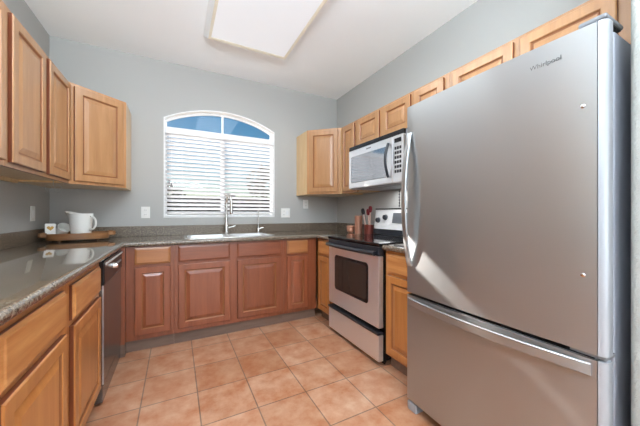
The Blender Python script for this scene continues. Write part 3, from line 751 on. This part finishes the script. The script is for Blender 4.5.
# ------------------------------------------------------------------ tray, pitcher, cups
TC = Vector((-.733, 3.040, CZ1 + .001)); TA = math.radians(13); TU = Vector((math.cos(TA), math.sin(TA), 0)); TV = Vector((-math.sin(TA), math.cos(TA), 0))
def tp(a, b, z): return TC + TU * a + TV * b + Vector((0, 0, z))
tr = thing('serving_tray', 'round-ended wooden serving tray in the left counter corner', 'tray', TC)
def oval(ra, rb, z, n=40): return [tp(math.copysign(abs(math.cos(2 * math.pi * k / n)) ** .7, math.cos(2 * math.pi * k / n)) * ra, math.copysign(abs(math.sin(2 * math.pi * k / n)) ** .7, math.sin(2 * math.pi * k / n)) * rb, z) for k in range(n)]
tm = MB(); tm.rings([oval(.19, .105, .010), oval(.202, .122, .016), oval(.212, .132, .066), oval(.204, .124, .068), oval(.199, .118, .034), oval(.15, .08, .034)]); tm.smooth = True
obj('board', tm, M['tray'], tr)
for a in (-1, 1):
    hm = MB(); hm.strap([tp(a * .195, -.072, .058), tp(a * .226, -.066, .058), tp(a * .238, -.050, .058), tp(a * .239, 0, .058), tp(a * .238, .050, .058), tp(a * .226, .066, .058), tp(a * .195, .072, .058)], (0, 0, 1), .034, .016); obj('handle', hm, M['tray'], tr)
for a in (-.12, .12):
    for b in (-.06, .06): obj('foot', MB().cyl(tp(a, b, 0), tp(a, b, .0125), .012), M['tray'], tr)
# pitcher
PC = tp(.012, .0, .0345)
pt = thing('pitcher', 'white ceramic pitcher with handle, standing on the wooden tray', 'pitcher', PC)
right = Vector((.886, -.464, 0)); ang = math.atan2(right.y, right.x)
def pmod(p, a):
    k = max(0, math.cos(a - math.pi - ang)) ** 6; top = max(0, (p.z - .125) / .075)
    e = k * top * .046; return Vector((p.x * (1 + 0) + math.cos(a) * e, p.y + math.sin(a) * e, p.z + (.018 * top * k) - .004 * top * (1 - k)))
PP = [(.060, 0), (.066, .004), (.073, .08), (.079, .150), (.082, .200), (.078, .200), (.074, .150), (.066, .01)]
obj('body', MB().lathe(PP, PC, 48, pmod), M['ceramic'], pt)
hp = [PC + right * (.070 + .056 * math.sin(math.pi * t) ** .8) + Vector((0, 0, .115 + .058 * math.cos(math.pi * t))) for t in [i / 18 for i in range(19)]]
obj('handle', MB().tube(hp, [.0085] * 19, 12), M['ceramic'], pt)
# cup lying on its side and one upright square sugar pot with a heart
QC = tp(-.178, .002, .0345)
qc = thing('canister', 'small square white canister with a gold heart on the tray', 'canister', QC)
qd = math.radians(18); qr = Vector((math.cos(qd), math.sin(qd), 0)); qf = Vector((-qr.y, qr.x, 0))
def rot_rect(c, hw_, z): return [c + qr * a + qf * b + Vector((0, 0, z)) for a, b in ((-hw_, -hw_), (hw_, -hw_), (hw_, hw_), (-hw_, hw_))]
qb = MB(); qb.rings([rot_rect(QC, .029, 0), rot_rect(QC, .031, .004), rot_rect(QC, .031, .112), rot_rect(QC, .029, .115), rot_rect(QC, .026, .115), rot_rect(QC, .026, .02)]); obj('body', qb, M['ceramic'], qc)
hm = MB(); nn = 28; fwd = qf; hl = []
for k in range(nn):
    a = 2 * math.pi * k / nn; hx = 16 * math.sin(a) ** 3; hy = 13 * math.cos(a) - 5 * math.cos(2 * a) - 2 * math.cos(3 * a) - math.cos(4 * a)
    hl.append(QC - fwd * .0312 + qr * hx * .0013 + Vector((0, 0, .078 + hy * .0013)))
hm.rings([hl, [p - fwd * .0012 for p in hl]]); obj('heart_print', hm, M['gold'], qc)
CC = tp(-.106, .050, .0345)
cu = thing('mug', 'white mug tilted between the canister and pitcher', 'mug', CC)
mg = MB(); prof = [(.028, 0), (.038, .003), (.044, .03), (.046, .088), (.043, .088), (.040, .02), (.01, .006)]
mg.lathe(prof, (0, 0, 0), 32)
ax = (right * .8 - Vector((.464, .886, 0)) * .3).normalized(); qrot = Vector((0, 0, 1)).rotation_difference((ax + Vector((0, 0, .75))).normalized()).to_matrix().to_4x4()
bmesh.ops.transform(mg.bm, matrix=Matrix.Translation(CC - ax * .042) @ qrot, verts=mg.bm.verts)
lo = min(v.co.z for v in mg.bm.verts); bmesh.ops.translate(mg.bm, verts=mg.bm.verts, vec=(0, 0, CC.z + .0005 - lo)); obj('body', mg, M['ceramic'], cu)

# ------------------------------------------------------------------ copper ware beside the range
bc = Vector((1.835, 2.722, CZ1 + .0005))
b = MB(); b.lathe([(.022, 0), (.038, .012), (.046, .04), (.050, .085), (.047, .085), (.043, .04), (.03, .014)], bc, 32); tag(obj('copper_cup', b, M['copper']), 'small copper cup on the counter, left of the tall copper canister', 'cup', 'copper ware beside the range')
cc = Vector((1.875, 2.617, CZ1 + .0005))
b = MB(); b.lathe([(.042, 0), (.044, .003), (.044, .198), (.046, .202), (.044, .205), (.041, .204), (.041, .01)], cc, 32); tag(obj('copper_canister', b, M['copper']), 'tall bright copper canister between the copper cup and utensil holder', 'canister', 'copper ware beside the range')
uc = Vector((1.875, 2.430, CZ1 + .0005))
b = MB(); b.lathe([(.046, 0), (.050, .003), (.051, .105), (.049, .107), (.047, .105), (.046, .01)], uc, 32); tag(obj('utensil_holder', b, M['copper_dark']), 'short dark copper utensil holder next to the range backguard', 'holder', 'copper ware beside the range')
def utensil(name, label, off, tip, head, m):
    a = uc + Vector((*off, .014)); e = uc + Vector((*tip, 0)); t = thing(name, label, 'utensil', a, 'utensils in the copper holder')
    e.z = CZ1 + head[2]; d = (e - a).normalized()
    obj('handle', MB().tube([a, a + (e - a) * .5, e], [.006, .007, .006], 10), M['rosegold'], t)
    hb = MB(); side = Vector((0, 1, 0)); nrm = d.cross(side).normalized(); side = nrm.cross(d).normalized(); loops = []
    for s_, wd in ((0, .012), (.012, .024), (.034, .031), (.056, .028), (.070, .014)):
        p = e + d * (s_ - .004); loops.append([p + side * wd * math.cos(q) + nrm * .011 * math.sin(q) for q in [2 * math.pi * k / 14 for k in range(14)]])
    hb.rings(loops); hb.smooth = True; obj('head', hb, m, t)
utensil('cooking_spoon', 'charcoal silicone spoon in the dark copper holder, leftmost of three', (.0, .028), (0, .092), (0, 0, .222), M['charcoal'])
utensil('spatula', 'maroon silicone spatula in the dark copper holder, middle of three', (.015, .004), (.012, .020), (0, 0, .215), M['maroon'])
utensil('ladle', 'dark red silicone ladle in the dark copper holder, rightmost of three', (-.005, -.022), (.0, -.028), (0, 0, .245), M['maroon'])

# ------------------------------------------------------------------ small hanging things
hk = thing('stemware_hook', 'small clear two-loop hanger under the left wall cabinets', 'hook', (-.77, 2.60, UZ0 - .02))
hx, hy = -.77, 2.60
obj('stem', MB().tube([(hx, hy, UZ0 + .0135), (hx, hy, UZ0 - .030)], .0022, 8), M['clear'], hk)
for s_ in (-1, 1):
    obj('loop', MB().tube([(hx + s_ * .026 + .020 * math.cos(q), hy, UZ0 - .050 + .026 * math.sin(q)) for q in [2 * math.pi * k / 24 for k in range(24)]], 0.0014, 8, close=True), M['clear'], hk)
cd = MB(); cd.tube([(XR - .006, 2.08, 1.385), (XR - .006, 2.08, 1.21)], .002, 6)
for k in range(6): cd.lathe([(.001, -.009), (.008, -.004), (.008, .004), (.001, .009)], (XR - .0095, 2.08, 1.222 + k * .029), 10)
tag(obj('beaded_cord', cd, M['charcoal']), 'thin dark beaded cord hanging on the wall above the range backguard', 'cord')
